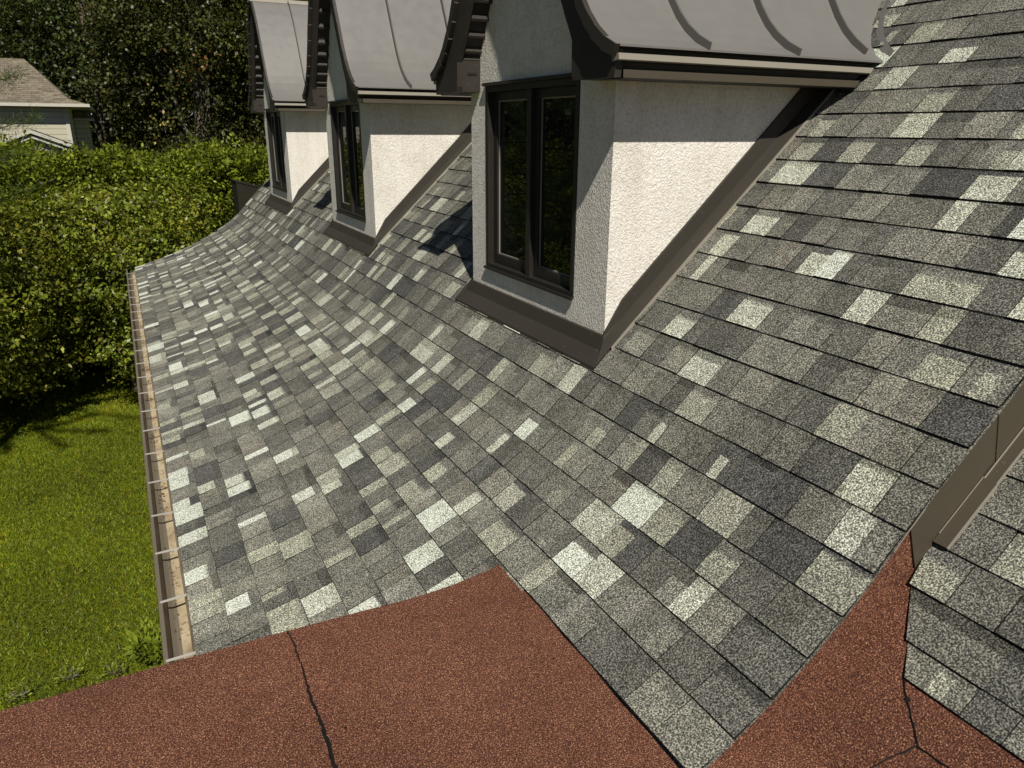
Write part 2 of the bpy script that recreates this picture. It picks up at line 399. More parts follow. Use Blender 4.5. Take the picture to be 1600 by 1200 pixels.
# bronze rake board + flashing strip
mb = MB()
def rake_piece(xa, xb, off, skew=.05):
    n = 14; xs = np.linspace(xa, xb, n)
    topp = [(x, rz(x)-.012) for x in xs]; botp = [(x, lz(x)-.01) for x in xs+skew]
    for i in range(n-1):
        q = [botp[i], botp[i+1], topp[i+1], topp[i]]
        mb.face([(x, YR-off, z) for x, z in q])
    for P_ in ((botp[0], topp[0]), (botp[-1], topp[-1])):
        mb.face([(P_[0][0], YR-off, P_[0][1]), (P_[1][0], YR-off, P_[1][1]), (P_[1][0], YR, P_[1][1]), (P_[0][0], YR, P_[0][1])])
rake_piece(-.077, .215, .010, .066); rake_piece(.212, 1.9, .013); rake_piece(1.9, 3.55, .010)
mb.build('rake_board', BRONZE, house)
mb = MB()
def slope_box(xa, xb, ya, yb, h, base=.010):
    mb.hexa([(xa, ya, lz(xa)+base), (xb, ya, lz(xb)+base), (xb, yb, lz(xb)+base), (xa, yb, lz(xa)+base)],
            [(xa-h*.68, ya, lz(xa)+base+h*.73), (xb-h*.68, ya, lz(xb)+base+h*.73), (xb-h*.68, yb, lz(xb)+base+h*.73), (xa-h*.68, yb, lz(xa)+base+h*.73)])
slope_box(.045, .215, YR-.052, YR-.012, .010); slope_box(.210, 3.4, YR-.049, YR-.012, .0075)
fl = mb.build('flashing_strip', BRONZE, house)
mb = MB(); slope_box(.047, .213, YR-.0555, YR-.0525, .012, .006); slope_box(.212, 3.4, YR-.0525, YR-.0495, .009, .006)
slope_box(.06, .212, YR-.0145, YR-.0125, .004, .021); slope_box(.212, 3.4, YR-.0185, YR-.0155, .005, .018)
mb.build('hem', TRIM, fl)
mb = MB()
for a, b in [(-.14, -.11), (-.11, -.08), (-.08, -.04)]:
    mb.face([(a, YR-.0205, rz(a)-.013), (b, YR-.0205, rz(b)-.013), (b, YR-.0205, rz(b)-.004), (a, YR-.0205, rz(a)-.004)])
mb.build('drip_edge', TRIM, house)

# eave gutter with hangers
mb = MB(); ya, yb = -.60, 9.46
sec = [(-1.840, -1.055, 1), (-1.848, -1.130, 1), (-1.884, -1.137, 0), (-1.900, -1.138, 0), (-1.922, -1.125, 0), (-1.936, -1.085, 0), (-1.936, -1.046, 0), (-1.952, -1.044, 0), (-1.955, -1.062, 0),
       (-1.944, -1.075, 0), (-1.946, -1.12, 0), (-1.925, -1.150, 0), (-1.84, -1.152, 0)]
for (xa, za, ma), (xb, zb, m2) in zip(sec[:-1], sec[1:]):
    mb.face([(xa, ya, za), (xa, yb, za), (xb, yb, zb), (xb, ya, zb)], None, 1 if (ma and xb > -1.93) else 0)  # trough's shade painted in: outer floor and front take the darker metal
mb.face([(x, yb, z) for x, z, _ in sec[:-1]]); mb.box(-1.84, -1.82, ya, yb, -1.20, -1.052, 0)
gut = mb.build('gutter', [m_metal('gutter_metal', (.155, .130, .095), .45, .45), GUTIN], house)
y = .10
while y < 9.4:
    mb = MB(); yy = y+rng.normal(0, .012); s = rng.normal(0, .006)
    mb.hexa([(-1.945, yy, -1.047), (-1.838, yy+s, -1.047), (-1.838, yy+.011+s, -1.047), (-1.945, yy+.011, -1.047)],
            [(-1.945, yy, -1.043), (-1.838, yy+s, -1.041), (-1.838, yy+.011+s, -1.041), (-1.945, yy+.011, -1.043)])
    mb.build('gutter_hanger', HANG, gut); y += .425
# leaf litter and grit lying in the trough
rl = np.random.default_rng(61); mb = MB()
for k in range(420):
    yy = rl.uniform(-.4, 9.3); yy = yy if rl.random() < .5 else (round(yy/.9)*.9+rl.normal(0, .10)); xx = rl.uniform(-1.905, -1.862); a = rl.uniform(0, 6.28); q = rl.uniform(.003, .011)
    c_ = [(.10, .055, .025, 1), (.05, .035, .02, 1), (.20, .13, .06, 1), (.09, .10, .03, 1)][int(rl.integers(0, 4))]
    zz = -1.1345+rl.uniform(0, .004)
    mb.face([(max(-1.91, xx+q*math.cos(a+t)*(1 if i % 2 else .5)), yy+q*math.sin(a+t)*(1 if i % 2 else .5), zz+rl.uniform(0, .003)) for i, t in enumerate((0, 1.57, 3.14, 4.71))], c_)
mdeb = NM('leaf_litter'); mdeb.rough(.9, .1); mdeb.base(mdeb.n('ShaderNodeAttribute', attribute_name='Col').outputs['Color'])
tag(mb.build('leaf_litter', mdeb.m, gut), None, None, None, 'stuff')
# walls, soffit
mb = MB()
mb.box(-1.45, 6.4, -6, 9.2, GZ-.5, -1.20)
gp = [(x+.01, z-.03) for x, z in PROF if x > -1.4]
mb.face([(-1.45, 9.2, -1.2)]+[(x, 9.2, z) for x, z in gp]+[(6.4, 9.2, -1.2)])
mb.build('wall', STUC, house)
mb = MB(); mb.box(-1.84, -1.44, -.6, 9.45, -1.198, -1.185); mb.build('eave_soffit', BRONZE, house)
mb = MB()
for (xa, za), (xb, zb) in zip(PROF[:-1], PROF[1:]):
    mb.face([(xa, YF-.02, za-.012), (xb, YF-.02, zb-.012), (xb, YF-.02, zb-.17), (xa, YF-.02, za-.14)])
    mb.face([(xa, YF-.02, za-.14), (xb, YF-.02, zb-.17), (xb, 9.2, zb-.17), (xa, 9.2, za-.14)])
mb.build('rake_fascia', BRONZE, house)
# dark metal box chimney past the far rake
mb = MB()
mb.hexa([(-.21, 10.2, -1.9), (.30, 10.2, -1.9), (.30, 10.75, -1.9), (-.21, 10.75, -1.9)], [(-.21, 10.2, .085), (.30, 10.2, -.06), (.30, 10.75, -.06), (-.21, 10.75, .085)])
mb.hexa([(-.22, 10.19, .087), (.31, 10.19, -.062), (.31, 10.76, -.062), (-.22, 10.76, .087)], [(-.22, 10.19, .107), (.31, 10.19, -.042), (.31, 10.76, -.042), (-.22, 10.76, .107)])
tag(mb.build('chimney', m_plain('dark_cladding', (.022, .019, .013), .8, .15), house), 'dark metal clad chimney box past the far rake')

# ------------------------------------------------------------ dormers
XD, Y1, W, S = -.009, .069, 1.422, 3.393
YC = Y1+W/2; OE = .215; XE = -.146
CUR = [(.925, 1.200), (.850, 1.232), (.780, 1.278), (.720, 1.332), (.665, 1.398), (.615, 1.475), (.570, 1.560), (.510, 1.680), (.450, 1.800), (.385, 1.925), (.315, 2.045), (.235, 2.165), (.14, 2.28), (.07, 2.325)]
def xt(z): return XE
def rx(z): return z/.9335
def dormer():
    mb = MB()
    wa, wb, z1, z2 = Y1+.268, Y1+1.229, .145, 1.12
    zt = 1.15; zb = .02; D = .07
    def F(y0, y1_, za, zb_): mb.face([(XD, y1_, za), (XD, y0, za), (XD, y0, zb_), (XD, y1_, zb_)])
    F(Y1, wa, zb, zt); F(wb, Y1+W, zb, zt); F(wa, wb, zb, z1); F(wa, wb, z2, zt)
    inner = [(min(d, W/2), z-.03) for d, z in CUR if z-.03 > zt]
    mb.face([(XD, YC+W/2, zt), (XD, YC-W/2, zt)]+[(XD, YC-d, z) for d, z in inner]+[(XD, YC+d, z) for d, z in inner[::-1]])
    # reveals of the opening
    for a, b in (((wa, z1), (wb, z1)), ((wb, z1), (wb, z2)), ((wb, z2), (wa, z2)), ((wa, z2), (wa, z1))):
        mb.face([(XD, a[0], a[1]), (XD, b[0], b[1]), (XD+D, b[0], b[1]), (XD+D, a[0], a[1])])
    for y in (Y1, Y1+W):
        mb.face([(XD, y, -.05), (rx(zt)+.1, y, zt), (rx(zt)-.2, y, zt), (XD, y, zt)] if False else [(XD, y, -.08), (rx(zt), y, zt-.03), (rx(zt), y, zt), (XD, y, zt)])
    F(Y1, Y1+W, -.10, zb)
    d = mb.build('dormer', STUC, house, origin=(0, Y1, 0))
    # base flashing: vertical leg + flange on the shingles
    mb = MB(); o = .012; n = .93; FL = .072
    # front
    yA, yB = Y1-o, Y1+W+o
    zf = rz(XD-.03)
    mb.face([(XD-o, yB, .034), (XD-o, yA, .034), (XD-.034, yA-.02, rz(XD-.034)+.018), (XD-.034, yB+.02, rz(XD-.034)+.018)])
    mb.face([(XD-.034, yB+.02, rz(XD-.034)+.018), (XD-.034, yA-.02, rz(XD-.034)+.018), (XD-FL-.02, yA-.06, rz(XD-FL-.02)+.021), (XD-FL-.02, yB+.06, rz(XD-FL-.02)+.021)])
    mb.face([(XD-FL-.02, yB+.06, rz(XD-FL-.02)+.021), (XD-FL-.02, yA-.06, rz(XD-FL-.02)+.021), (XD-FL-.022, yA-.06, rz(XD-FL-.02)-.002), (XD-FL-.022, yB+.06, rz(XD-FL-.02)-.002)])
    mb.face([(XD, yB, .036), (XD, yA, .036), (XD-o, yA, .034), (XD-o, yB, .034)])
    # cheeks
    xs = np.linspace(XD-o, rx(1.1)+.05, 14)
    for sg, yy in ((-1, Y1), (1, Y1+W)):
        y0 = yy+sg*o
        tops = [(x, .955*x+.118 if x > .02 else .034+.955*(x+.021)*1.6) for x in xs]
        mid = [(x, y0+sg*.003, rz(x)+.045) for x in xs]; out = [(x, yy+sg*FL, rz(x)+.020) for x in xs]
        hem = [(x, yy+sg*(FL+.007), rz(x)+.022) for x in xs]; hd = [(x, yy+sg*(FL+.008), rz(x)-.002) for x in xs]
        tp = [(x, y0, z) for x, z in tops]; tb = [(x, yy, z+.002) for x, z in tops]
        for A, B, m_ in ((tb, tp, 0), (tp, mid, 0), (mid, out, 0), (out, hem, 1), (hem, hd, 1)):
            for i in range(len(xs)-1): mb.face([A[i], A[i+1], B[i+1], B[i]], None, m_)
        # corner piece closing front/cheek flange
        mb.face([(xs[0], y0+sg*.003, rz(xs[0])+.045), (xs[0], yy+sg*FL, rz(xs[0])+.020), (XD-FL-.02, yy+sg*FL, rz(XD-FL-.02)+.021), (XD-.034, yA-.02 if sg < 0 else yB+.02, rz(XD-.034)+.018)])
        mb.face([(XD-o, y0, .034), (xs[0], y0+sg*.003, rz(xs[0])+.045), (XD-.034, yA-.02 if sg < 0 else yB+.02, rz(XD-.034)+.018)])
    mb.build('base_flashing', [FLASH, TRIM], d)
    # window: outer frame, two sashes, two panes
    mb = MB(); xf = XD-.004; xb = XD+.07; fw = .028
    def fr(y0, y1_, za, zb_, wd, xa, xb_, bot=None):
        bt = bot or wd
        mb.box(xa, xb_, y0, y0+wd, za, zb_); mb.box(xa, xb_, y1_-wd, y1_, za, zb_)
        mb.box(xa, xb_, y0+wd, y1_-wd, za, za+bt); mb.box(xa, xb_, y0+wd, y1_-wd, zb_-wd, zb_)
    fr(wa+.002, wb-.002, z1+.002, z2-.002, fw, xf, xb)
    ym = (wa+wb)/2; mb.box(xf+.012, xb, ym-.022, ym+.022, z1+fw+.001, z2-fw-.001)
    mb.box(xf-.014, xf-.001, wa-.004, wb+.004, z1-.004, z1+.010)
    wf = mb.build('window_frame', FRAME, d)
    for y0, y1_ in ((wa+fw+.004, ym-.024), (ym+.024, wb-fw-.004)):
        mb = MB(); fr(y0, y1_, z1+fw+.004, z2-fw-.004, .040, xf+.036, xb-.004, .052)
        a, b = y0+.040, y1_-.040
        mb.build('window_sash', FRAME, d)
        mb = MB(); xg = xf+.052; mb.box(xg, xg+.008, a+.0005, b-.0005, z1+fw+.0565, z2-fw-.0445)
        mb.build('window_pane', GLASS, d)
        mb = MB(); t = .006; za, zb_ = z1+fw+.0565, z2-fw-.0445
        mb.box(xg-.006, xg-.0005, a+.001, a+.001+t, za, zb_); mb.box(xg-.006, xg-.0005, b-t-.001, b-.001, za, zb_)
        mb.box(xg-.006, xg-.0005, a+.0015+t, b-t-.0015, za, za+t); mb.box(xg-.006, xg-.0005, a+.0015+t, b-t-.0015, zb_-t, zb_)
        mb.build('glazing_bead', TRIM, d)
    # head flashing
    mb = MB(); mb.box(XD-.02, XD-.001, wa-.006, wb+.006, z2, z2+.016); mb.build('window_head_trim', DBRONZE, d)
    # metal roof shell
    mb = MB(); T = .008
    def surf(sg, off):
        f = [(xt(z)-.018, YC+sg*dd, z+off) for dd, z in CUR]
        b = [(rx(z)+.004, YC+sg*dd, z+off) for dd, z in CUR]
        return f, b
    for sg in (-1, 1):
        f, b = surf(sg, 0); f2, b2 = surf(sg, -T)
        NX = 8
        for i in range(len(f)-1):
            for k in range(NX):
                def lerp(A, B, t): return tuple(A[q]+(B[q]-A[q])*t for q in range(3))
                q = [lerp(f[i], b[i], k/NX), lerp(f[i], b[i], (k+1)/NX), lerp(f[i+1], b[i+1], (k+1)/NX), lerp(f[i+1], b[i+1], k/NX)]
                mb.face(q)
            mb.face([f2[i], b2[i], b2[i+1], f2[i+1]]); mb.face([f[i], f[i+1], f2[i+1], f2[i]])
        mb.face([f[0], b[0], b2[0], f2[0]])
        # valley apron on the shingles
        for i in range(len(b)-1):
            o0, o1 = (.035 if i else .02), .035
            a0, a1 = b[i], b[i+1]
            mb.face([a0, (a0[0]+.02, a0[1]+sg*o0, rz(a0[0]+.02)+.019), (a1[0]+.02, a1[1]+sg*o1, rz(a1[0]+.02)+.019), a1])
    mb.build('metal_roof', SKYGREY, d, smooth=False)
    # standing seams
    for sg in (-1, 1):
        for xs_ in (.268, .750, 1.235, 1.72, 2.2):
            pts = [(dd, z) for dd, z in CUR if rx(z) > xs_+.06]
            if not pts: continue
            mb = MB(); hw = .006; hh = .030; secs = []
            for i, (dd, z) in enumerate(pts):
                a = pts[max(i-1, 0)]; b = pts[min(i+1, len(pts)-1)]; ty, tz = (b[0]-a[0]), (b[1]-a[1]); l = math.hypot(ty, tz); ny, nz = tz/l, -ty/l
                h = hh if i else hh*.9
                y0, y2 = YC+sg*dd, YC+sg*(dd+ny*h)
                secs.append([(xs_-hw*1.3, y0, z-.002), (xs_-hw*.8, y2, z+nz*h), (xs_+hw*.8, y2, z+nz*h), (xs_+hw*1.3, y0, z-.002)])
            mb.loft(secs, 0, False); mb.face(secs[0]); mb.build('standing_seam', SEAM, d)
    mb = MB(); zr2 = CUR[-1][1]
    mb.hexa([(xt(zr2)-.03, YC-.085, zr2-.005), (rx(zr2)+.04, YC-.085, zr2-.005), (rx(zr2)+.04, YC+.085, zr2-.005), (xt(zr2)-.03, YC+.085, zr2-.005)],
            [(xt(zr2)-.03, YC-.055, zr2+.04), (rx(zr2)+.04, YC-.055, zr2+.04), (rx(zr2)+.04, YC+.055, zr2+.04), (xt(zr2)-.03, YC+.055, zr2+.04)])
    mb.build('ridge_cap', TRIM, d)
    # barge boards (curved outside, straight inside) + edge trim
    for sg in (-1, 1):
        mb = MB()
        inner = [(.74, 1.085), (.60, 1.092), (.590, 1.12), (.585, 1.24), (.565, 1.275), (.520, 1.345), (.475, 1.42), (.43, 1.50), (.385, 1.59), (.325, 1.71), (.265, 1.825), (.20, 1.945), (.13, 2.06), (.05, 2.17)]
        outer = [(dd-.006, z-.012) for dd, z in CUR]; outer[0] = (.905, 1.185)
        inner[0] = (.895, 1.088)
        th = .03; A = []; B = []
        for (d0, za), (d1, zb_) in zip(inner, outer):
            A.append((d0, za)); B.append((d1, zb_))
        for i in range(len(A)-1):
            q = [A[i], A[i+1], B[i+1], B[i]]
            mb.hexa([(xt(z), YC+sg*dd, z) for dd, z in q], [(xt(z)+th, YC+sg*dd, z) for dd, z in q])
        mb.build('barge_board', DBRONZE, d)
        # folded edge trim following the curve, in short lapped lengths
        mb = MB()
        for i in range(len(CUR)-1):
            (d0, za), (d1, zb_) = CUR[i], CUR[i+1]; e = .001*(i % 2)
            q = [(d0+.004, za-.002), (d1+.004, zb_-.002), (d1-.026, zb_-.044), (d0-.020, za-.040)]
            mb.hexa([(xt(z)-.024-e, YC+sg*dd, z) for dd, z in q], [(xt(z)-.002, YC+sg*dd, z) for dd, z in q])
        mb.build('edge_trim', DBRONZE, d)
        # ribbed soffit under the overhang
        mb = MB(); ins = [(dd, z) for dd, z in inner[3:]]
        for i in range(len(ins)-1):
            (d0, za), (d1, zb_) = ins[i], ins[i+1]
            for k in range(1):
                t0, t1, t2 = 0, .14, 1
                P_ = lambda t, o: (YC+sg*(d0+(d1-d0)*t+o*.35), za+(zb_-za)*t+o)
                (ya_, a_), (yb_, b_), (yc_, c_) = P_(t0, .010), P_(t1, .010), P_(t2, .010); (yd_, e1), (ye_, e2) = P_(t1, .035), P_(t2, .035)
                x0_ = xt(a_)+th
                mb.face([(x0_, ya_, a_), (XD, ya_, a_), (XD, yb_, b_), (x0_, yb_, b_)])
                mb.face([(x0_, yb_, b_), (XD, yb_, b_), (XD, yd_, e1), (x0_, yd_, e1)])
                mb.face([(x0_, yd_, e1), (XD, yd_, e1), (XD, ye_, e2), (x0_, ye_, e2)])
        # boxed return at the eave
        mb.face([(XE+th, YC+sg*.59, 1.095), (XD, YC+sg*.59, 1.095), (XD, YC+sg*.585, 1.25), (XE+th, YC+sg*.585, 1.25)])
        mb.face([(XE+th, YC+sg*.59, 1.095), (XD, YC+sg*.59, 1.095), (XD, YC+sg*.895, 1.088), (XE+th, YC+sg*.895, 1.088)])
        mb.build('soffit', DBRONZE, d)
        mb = MB(); ysl = YC+sg*.5885
        mb.box(XE+.06, XE+.115, ysl-.004, ysl+.001, 1.178, 1.190); mb.build('vent_slot', BLACKM, d)
        # eave moulding along x
        mb = MB(); o0 = W/2
        sec = [(OE-.012, 1.190), (OE-.045, 1.188), (OE-.045, 1.174), (OE-.004, 1.170), (OE+.000, 1.148), (OE-.012, 1.144), (OE-.045, 1.142), (OE-.050, 1.118), (OE-.020, 1.116), (OE-.018, 1.088), (OE-.030, 1.084), (0.0, 1.090)]
        mi = [0, 0, 1, 1, 1, 0, 0, 0, 2, 0, 0]
        secs = []
        for i in range(len(sec)-1):
            (a, za), (b, zb_) = sec[i], sec[i+1]
            xa0 = XE+.032 if i > 1 else XE
            xa0 = XE-.004 if mi[i] == 1 else xa0
            mb.face([(xa0, YC+sg*(o0+a), za), (rx(za)-.03, YC+sg*(o0+a), za), (rx(zb_)-.03, YC+sg*(o0+b), zb_), (xa0, YC+sg*(o0+b), zb_)], None, mi[i])
        mb.face([(XE-.004, YC+sg*(o0+OE-.045), 1.174), (XE-.004, YC+sg*(o0+OE-.004), 1.170), (XE-.004, YC+sg*(o0+OE), 1.148), (XE-.004, YC+sg*(o0+OE-.045), 1.142)], None, 1)
        mb.build('eave_trim', [DBRONZE, TRIM, BRONZE], d)
    return d
D0 = dormer()
GR = 'dormers in a row along the roof'
tag(D0, 'nearest and largest-looking dormer')
for k, lab in ((1, 'middle dormer of the row'), (2, 'farthest dormer of the row')):
    c = D0.copy(); sc.collection.objects.link(c); c.parent = house; c.location = D0.location+Vector((0, S*k, 0)); c['label'] = lab
    for ch in list(D0.children):
        g = ch.copy(); sc.collection.objects.link(g); g.parent = c

# ------------------------------------------------------------ ground
mb = MB(); mb.face([(-400, -300, GZ), (400, -300, GZ), (400, 500, GZ), (-400, 500, GZ)])
tag(mb.build('ground', m_ground()), 'flat green ground of the garden', None, None, 'structure')
def grass():
    r = np.random.default_rng(3); N = 260000
    x = r.uniform(-7.5, -1.4, N); y = r.uniform(3.4, 15.5, N)
    keep = (x > -7.5)
    # local height variation of the sward
    def nz(x, y): return np.sin(x*2.1+np.sin(y*1.7)*1.3)*np.cos(y*1.9+np.sin(x*1.3))
    q = nz(x, y)*.5+nz(x*3.1+4, y*2.7)*.3+nz(x*7.3, y*8.1+2)*.35
    h = (.034+.010*q)*r.uniform(.6, 1.4, N); a = r.uniform(0, 2*np.pi, N); wd = r.uniform(.005, .010, N)
    ln = r.normal(0, .022, (N, 2)); b = np.stack([x, y, np.full(N, GZ)], 1)
    dx = np.stack([np.cos(a)*wd, np.sin(a)*wd, np.zeros(N)], 1)
    tip = b+np.stack([ln[:, 0], ln[:, 1], h], 1)
    V = np.stack([b-dx, b+dx, tip], 1).reshape(-1, 3)
    base = np.array([.165, .190, .012]); hue = r.normal(0, 1, (N, 1))
    big = np.sin(x*.9+1.3*np.sin(y*.6+1))*np.cos(y*.75+np.sin(x*.5))
    C = base*(1.05+.22*big[:, None]+.34*np.clip(q, -1, 1)[:, None]+.36*r.normal(0, 1, (N, 1)))
    dry = np.clip(big*.6+q*.6-.35, 0, 1); C[:, 0] *= 1+.30*dry
    C[:, 0] *= (1+.15*hue[:, 0]); y_ = r.random(N) < .04; C[y_] = np.array([.30, .30, .05])*r.uniform(.7, 1.2, (y_.sum(), 1))
    return np_mesh('grass', V, 3, np.clip(C, .005, .6), m_leaf('grass_blades', .3, .15))
tag(grass(), 'short mown sunlit green grass of the lawn', 'grass', None, 'stuff')

# ------------------------------------------------------------ foliage
def leaf_quads(P, Nrm, size, asp, r, jit=.6):
    """diamond leaves at P, facing roughly Nrm"""
    N = len(P); n = Nrm+r.normal(0, jit, (N, 3)); n /= np.linalg.norm(n, axis=1, keepdims=True)+1e-9
    t = r.normal(0, 1, (N, 3)); t -= (t*n).sum(1, keepdims=True)*n; t /= np.linalg.norm(t, axis=1, keepdims=True)+1e-9
    b = np.cross(n, t); s = size[:, None]
    fold = n*s*.12
    return np.stack([P-t*s*.5, P+b*s*asp*.5+fold, P+t*s*.5, P-b*s*asp*.5+fold], 1).reshape(-1, 3)
def blob_points(r, ells, N, shell=.35, csz=.3, per=40):
    """clustered points in the outer shell of ellipsoids [(cx,cy,cz,rx,ry,rz)]"""
    E = np.array(ells, float); wts = (E[:, 3]*E[:, 4]+E[:, 4]*E[:, 5]+E[:, 3]*E[:, 5]); wts /= wts.sum()
    nc = max(1, N//per); e = E[r.choice(len(E), nc, p=wts)]
    d = r.normal(0, 1, (nc, 3)); d /= np.linalg.norm(d, axis=1, keepdims=True)
    rad = 1-shell*r.random(nc)**1.6
    wob = 1+.13*np.sin(d[:, 0]*5+e[:, 0])*np.cos(d[:, 2]*6+e[:, 1])+r.normal(0, .05, nc)
    C = e[:, :3]+d*e[:, 3:]*(rad*wob)[:, None]
    idx = np.repeat(np.arange(nc), per)
    P = C[idx]+r.normal(0, 1, (nc*per, 3))*csz*np.array([1, 1, .75])*r.uniform(.5, 1.2, nc)[idx][:, None]
    return P, d[idx], idx, nc
def trunk_mesh(base, top, r0, limbs, r, parent, name='trunk'):
    mb = MB(); b = Vector(base); t = Vector(top); pts = [b+(t-b)*k/5+Vector((r.normal(0, .06), r.normal(0, .06), 0))*(k > 0)*(t-b).length*.12 for k in range(6)]
    mb.tube(pts, [r0*(1-.13*k) for k in range(6)])
    for (ex, ey, ez) in limbs:
        k = int(r.integers(1, 5)); p = pts[k]; e = Vector((ex, ey, ez)); m_ = (p+e)/2+Vector((r.normal(0, .1), r.normal(0, .1), .12*(e-p).length))
        mb.tube([p, m_, e], [r0*.45, r0*.25, r0*.06], 5)
    return mb.build(name, BARK, parent)
def tree(name, x, y, h, cr, nleaf, lsize, col, var, seed, label, cat='tree', group=None, gz=GZ, z0f=.12, per=40, csz=.5, mat=None, accents=(), lobes=9, shell=.35, asp=.6, lumpy=1.0, extra=None, jit=.8):
    r = np.random.default_rng(seed)
    root = bpy.data.objects.new(name, None); sc.collection.objects.link(root); root.location = (x, y, gz); WL[root.name] = Vector((x, y, gz))
    zc = gz+h*(z0f+1)/2; hh = h*(1-z0f)/2
    ells = [(x, y, zc, cr*.72, cr*.72, hh*.86)]
    for k in range(lobes):
        a = k*2.4+r.uniform(-.4, .4); f = r.uniform(-.75, .82); rr = cr*math.sqrt(max(.1, 1-f*f))*.62
        q = cr*r.uniform(.32, .5)*lumpy
        ells.append((x+math.cos(a)*rr, y+math.sin(a)*rr, zc+f*hh*.82, q, q, q*min(1, hh/cr)*.85))
    if extra: ells += extra
    P, n, idx, nc = blob_points(r, ells, nleaf, shell, csz, per)
    ok = P[:, 2] > gz+.15; P, n, idx = P[ok], n[ok], idx[ok]
    N = len(P)
    cl = (1+var*.6*r.normal(0, 1, nc))[idx]
    C = np.array(col)[None]*np.clip(cl+var*r.normal(0, 1, N), .25, 2.2)[:, None]
    C[:, 0] *= np.clip(1+.09*r.normal(0, 1, nc)[idx], .7, 1.3)
    for (ax, ay, az, ar, ac, pr) in accents:
        m = (np.linalg.norm(P-np.array([ax, ay, az]), axis=1) < ar) & (r.random(N) < pr)
        C[m] = np.array(ac)*r.uniform(.5, 1.3, (m.sum(), 1))
    up = n*np.array([1, 1, .6])+np.array([0, 0, .55])
    V = leaf_quads(P, up, lsize*r.uniform(.6, 1.35, N), asp, r, jit)
    np_mesh('crown', V, 4, np.clip(C, .003, .8), mat or LEAF, root, (x, y, gz))
    lim = [(e[0]*.85+x*.15, e[1]*.85+y*.15, e[2]) for e in ells[1:1+min(8, lobes)]]
    trunk_mesh((x, y, gz-.1), (x+r.normal(0, .2), y+r.normal(0, .2), gz+h*.8), h*.022+.03, lim, r, root)
    tag(root, label, cat, group); return root
LEAF = m_leaf('broad_leaf', .28, .35); CED = m_leaf('cedar_spray', .25, .15); DLEAF = m_leaf('forest_leaf', .18, .25)

# two leafy garden trees by the eave
G1 = (.188, .196, .019)
tree('leafy_tree', -4.75, 13.3, 4.75, 2.35, 62000, .085, G1, .32, 11, 'low spreading bright green leafy tree at left edge of lawn', group='leafy garden trees', z0f=.06, per=14, csz=.12, accents=[], lobes=16, shell=.3, lumpy=1.0, asp=.55)
tree('leafy_tree', -2.1, 13.9, 4.35, 2.2, 56000, .082, (.165, .178, .018), .40, 12, 'low spreading bright green leafy tree beside the far eave corner', group='leafy garden trees', z0f=.07, per=14, csz=.12, lobes=16, shell=.3, lumpy=1.0, asp=.55)

# cedar hedge : one long clipped-loose hedge
def hedge():
    r = np.random.default_rng(31); nc = 15000; per = 12
    x0, x1, yb = -16.0, 7.0, 17.2
    cx = r.uniform(x0, x1, nc)
    top = lambda x: .08+.10*np.sin(x*1.1)+.08*np.sin(x*2.9+1)+.05*np.sin(x*6.1)
    u = r.random(nc); topm = u < .38
    cy = np.where(topm, yb+r.uniform(-.4, 2.6, nc), yb-.35+.35*np.sin(cx*2.3)+r.normal(0, .12, nc))
    cz = np.where(topm, top(cx)+r.normal(0, .10, nc)+.0*cy, GZ+.1+(top(cx)-GZ-.1)*r.random(nc)**.8)
    cy = np.where(topm, cy, cy-.55*(1-np.clip((cz-GZ)/(4.9), 0, 1)))
    sp = r.random(nc) < .05; cz = np.where(sp & topm, cz+r.uniform(.05, .25, nc), cz)
    Cn = np.stack([cx, cy, cz], 1); idx = np.repeat(np.arange(nc), per)
    dirc = np.stack([r.normal(0, .75, nc), np.where(topm, r.normal(-.4, .6, nc), -.85+r.normal(0, .4, nc)), np.where(topm, .55, .15)+r.normal(0, .4, nc)], 1)
    dirc /= np.linalg.norm(dirc, axis=1, keepdims=True)
    t = r.uniform(-.12, .22, len(idx)); P = Cn[idx]+dirc[idx]*t[:, None]+r.normal(0, .05, (len(idx), 3))
    # sprays : narrow quads aligned with cluster direction, fanned
    dd = dirc[idx]+r.normal(0, .38, (len(idx), 3)); dd /= np.linalg.norm(dd, axis=1, keepdims=True)
    s = r.uniform(.06, .14, len(idx))[:, None]; bb = np.cross(dd, r.normal(0, 1, dd.shape)); bb /= np.linalg.norm(bb, axis=1, keepdims=True)
    wv = bb*s*.26
    V = np.stack([P, P+dd*s*.5+wv, P+dd*s, P+dd*s*.5-wv], 1).reshape(-1, 3)
    cl = (1+.38*r.normal(0, 1, nc))[idx]
    C = np.array([.155, .175, .017])*np.clip(cl+.3*r.normal(0, 1, len(idx)), .3, 2)[:, None]
    root = bpy.data.objects.new('cedar_hedge', None); sc.collection.objects.link(root); root.location = (-4, yb, GZ); WL[root.name] = Vector((-4, yb, GZ))
    np_mesh('foliage', V, 4, np.clip(C, .004, .7), CED, root, (-4, yb, GZ))
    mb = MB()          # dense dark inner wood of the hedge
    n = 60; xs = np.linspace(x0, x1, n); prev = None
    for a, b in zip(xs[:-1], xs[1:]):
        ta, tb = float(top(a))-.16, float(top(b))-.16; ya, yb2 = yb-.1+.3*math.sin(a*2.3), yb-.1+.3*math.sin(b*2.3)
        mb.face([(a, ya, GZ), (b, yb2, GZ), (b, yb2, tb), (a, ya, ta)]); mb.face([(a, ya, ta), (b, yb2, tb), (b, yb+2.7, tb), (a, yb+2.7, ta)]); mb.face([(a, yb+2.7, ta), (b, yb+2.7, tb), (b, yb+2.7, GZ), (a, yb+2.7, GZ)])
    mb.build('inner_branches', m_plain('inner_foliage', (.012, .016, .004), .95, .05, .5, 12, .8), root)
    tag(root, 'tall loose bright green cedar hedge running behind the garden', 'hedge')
hedge()

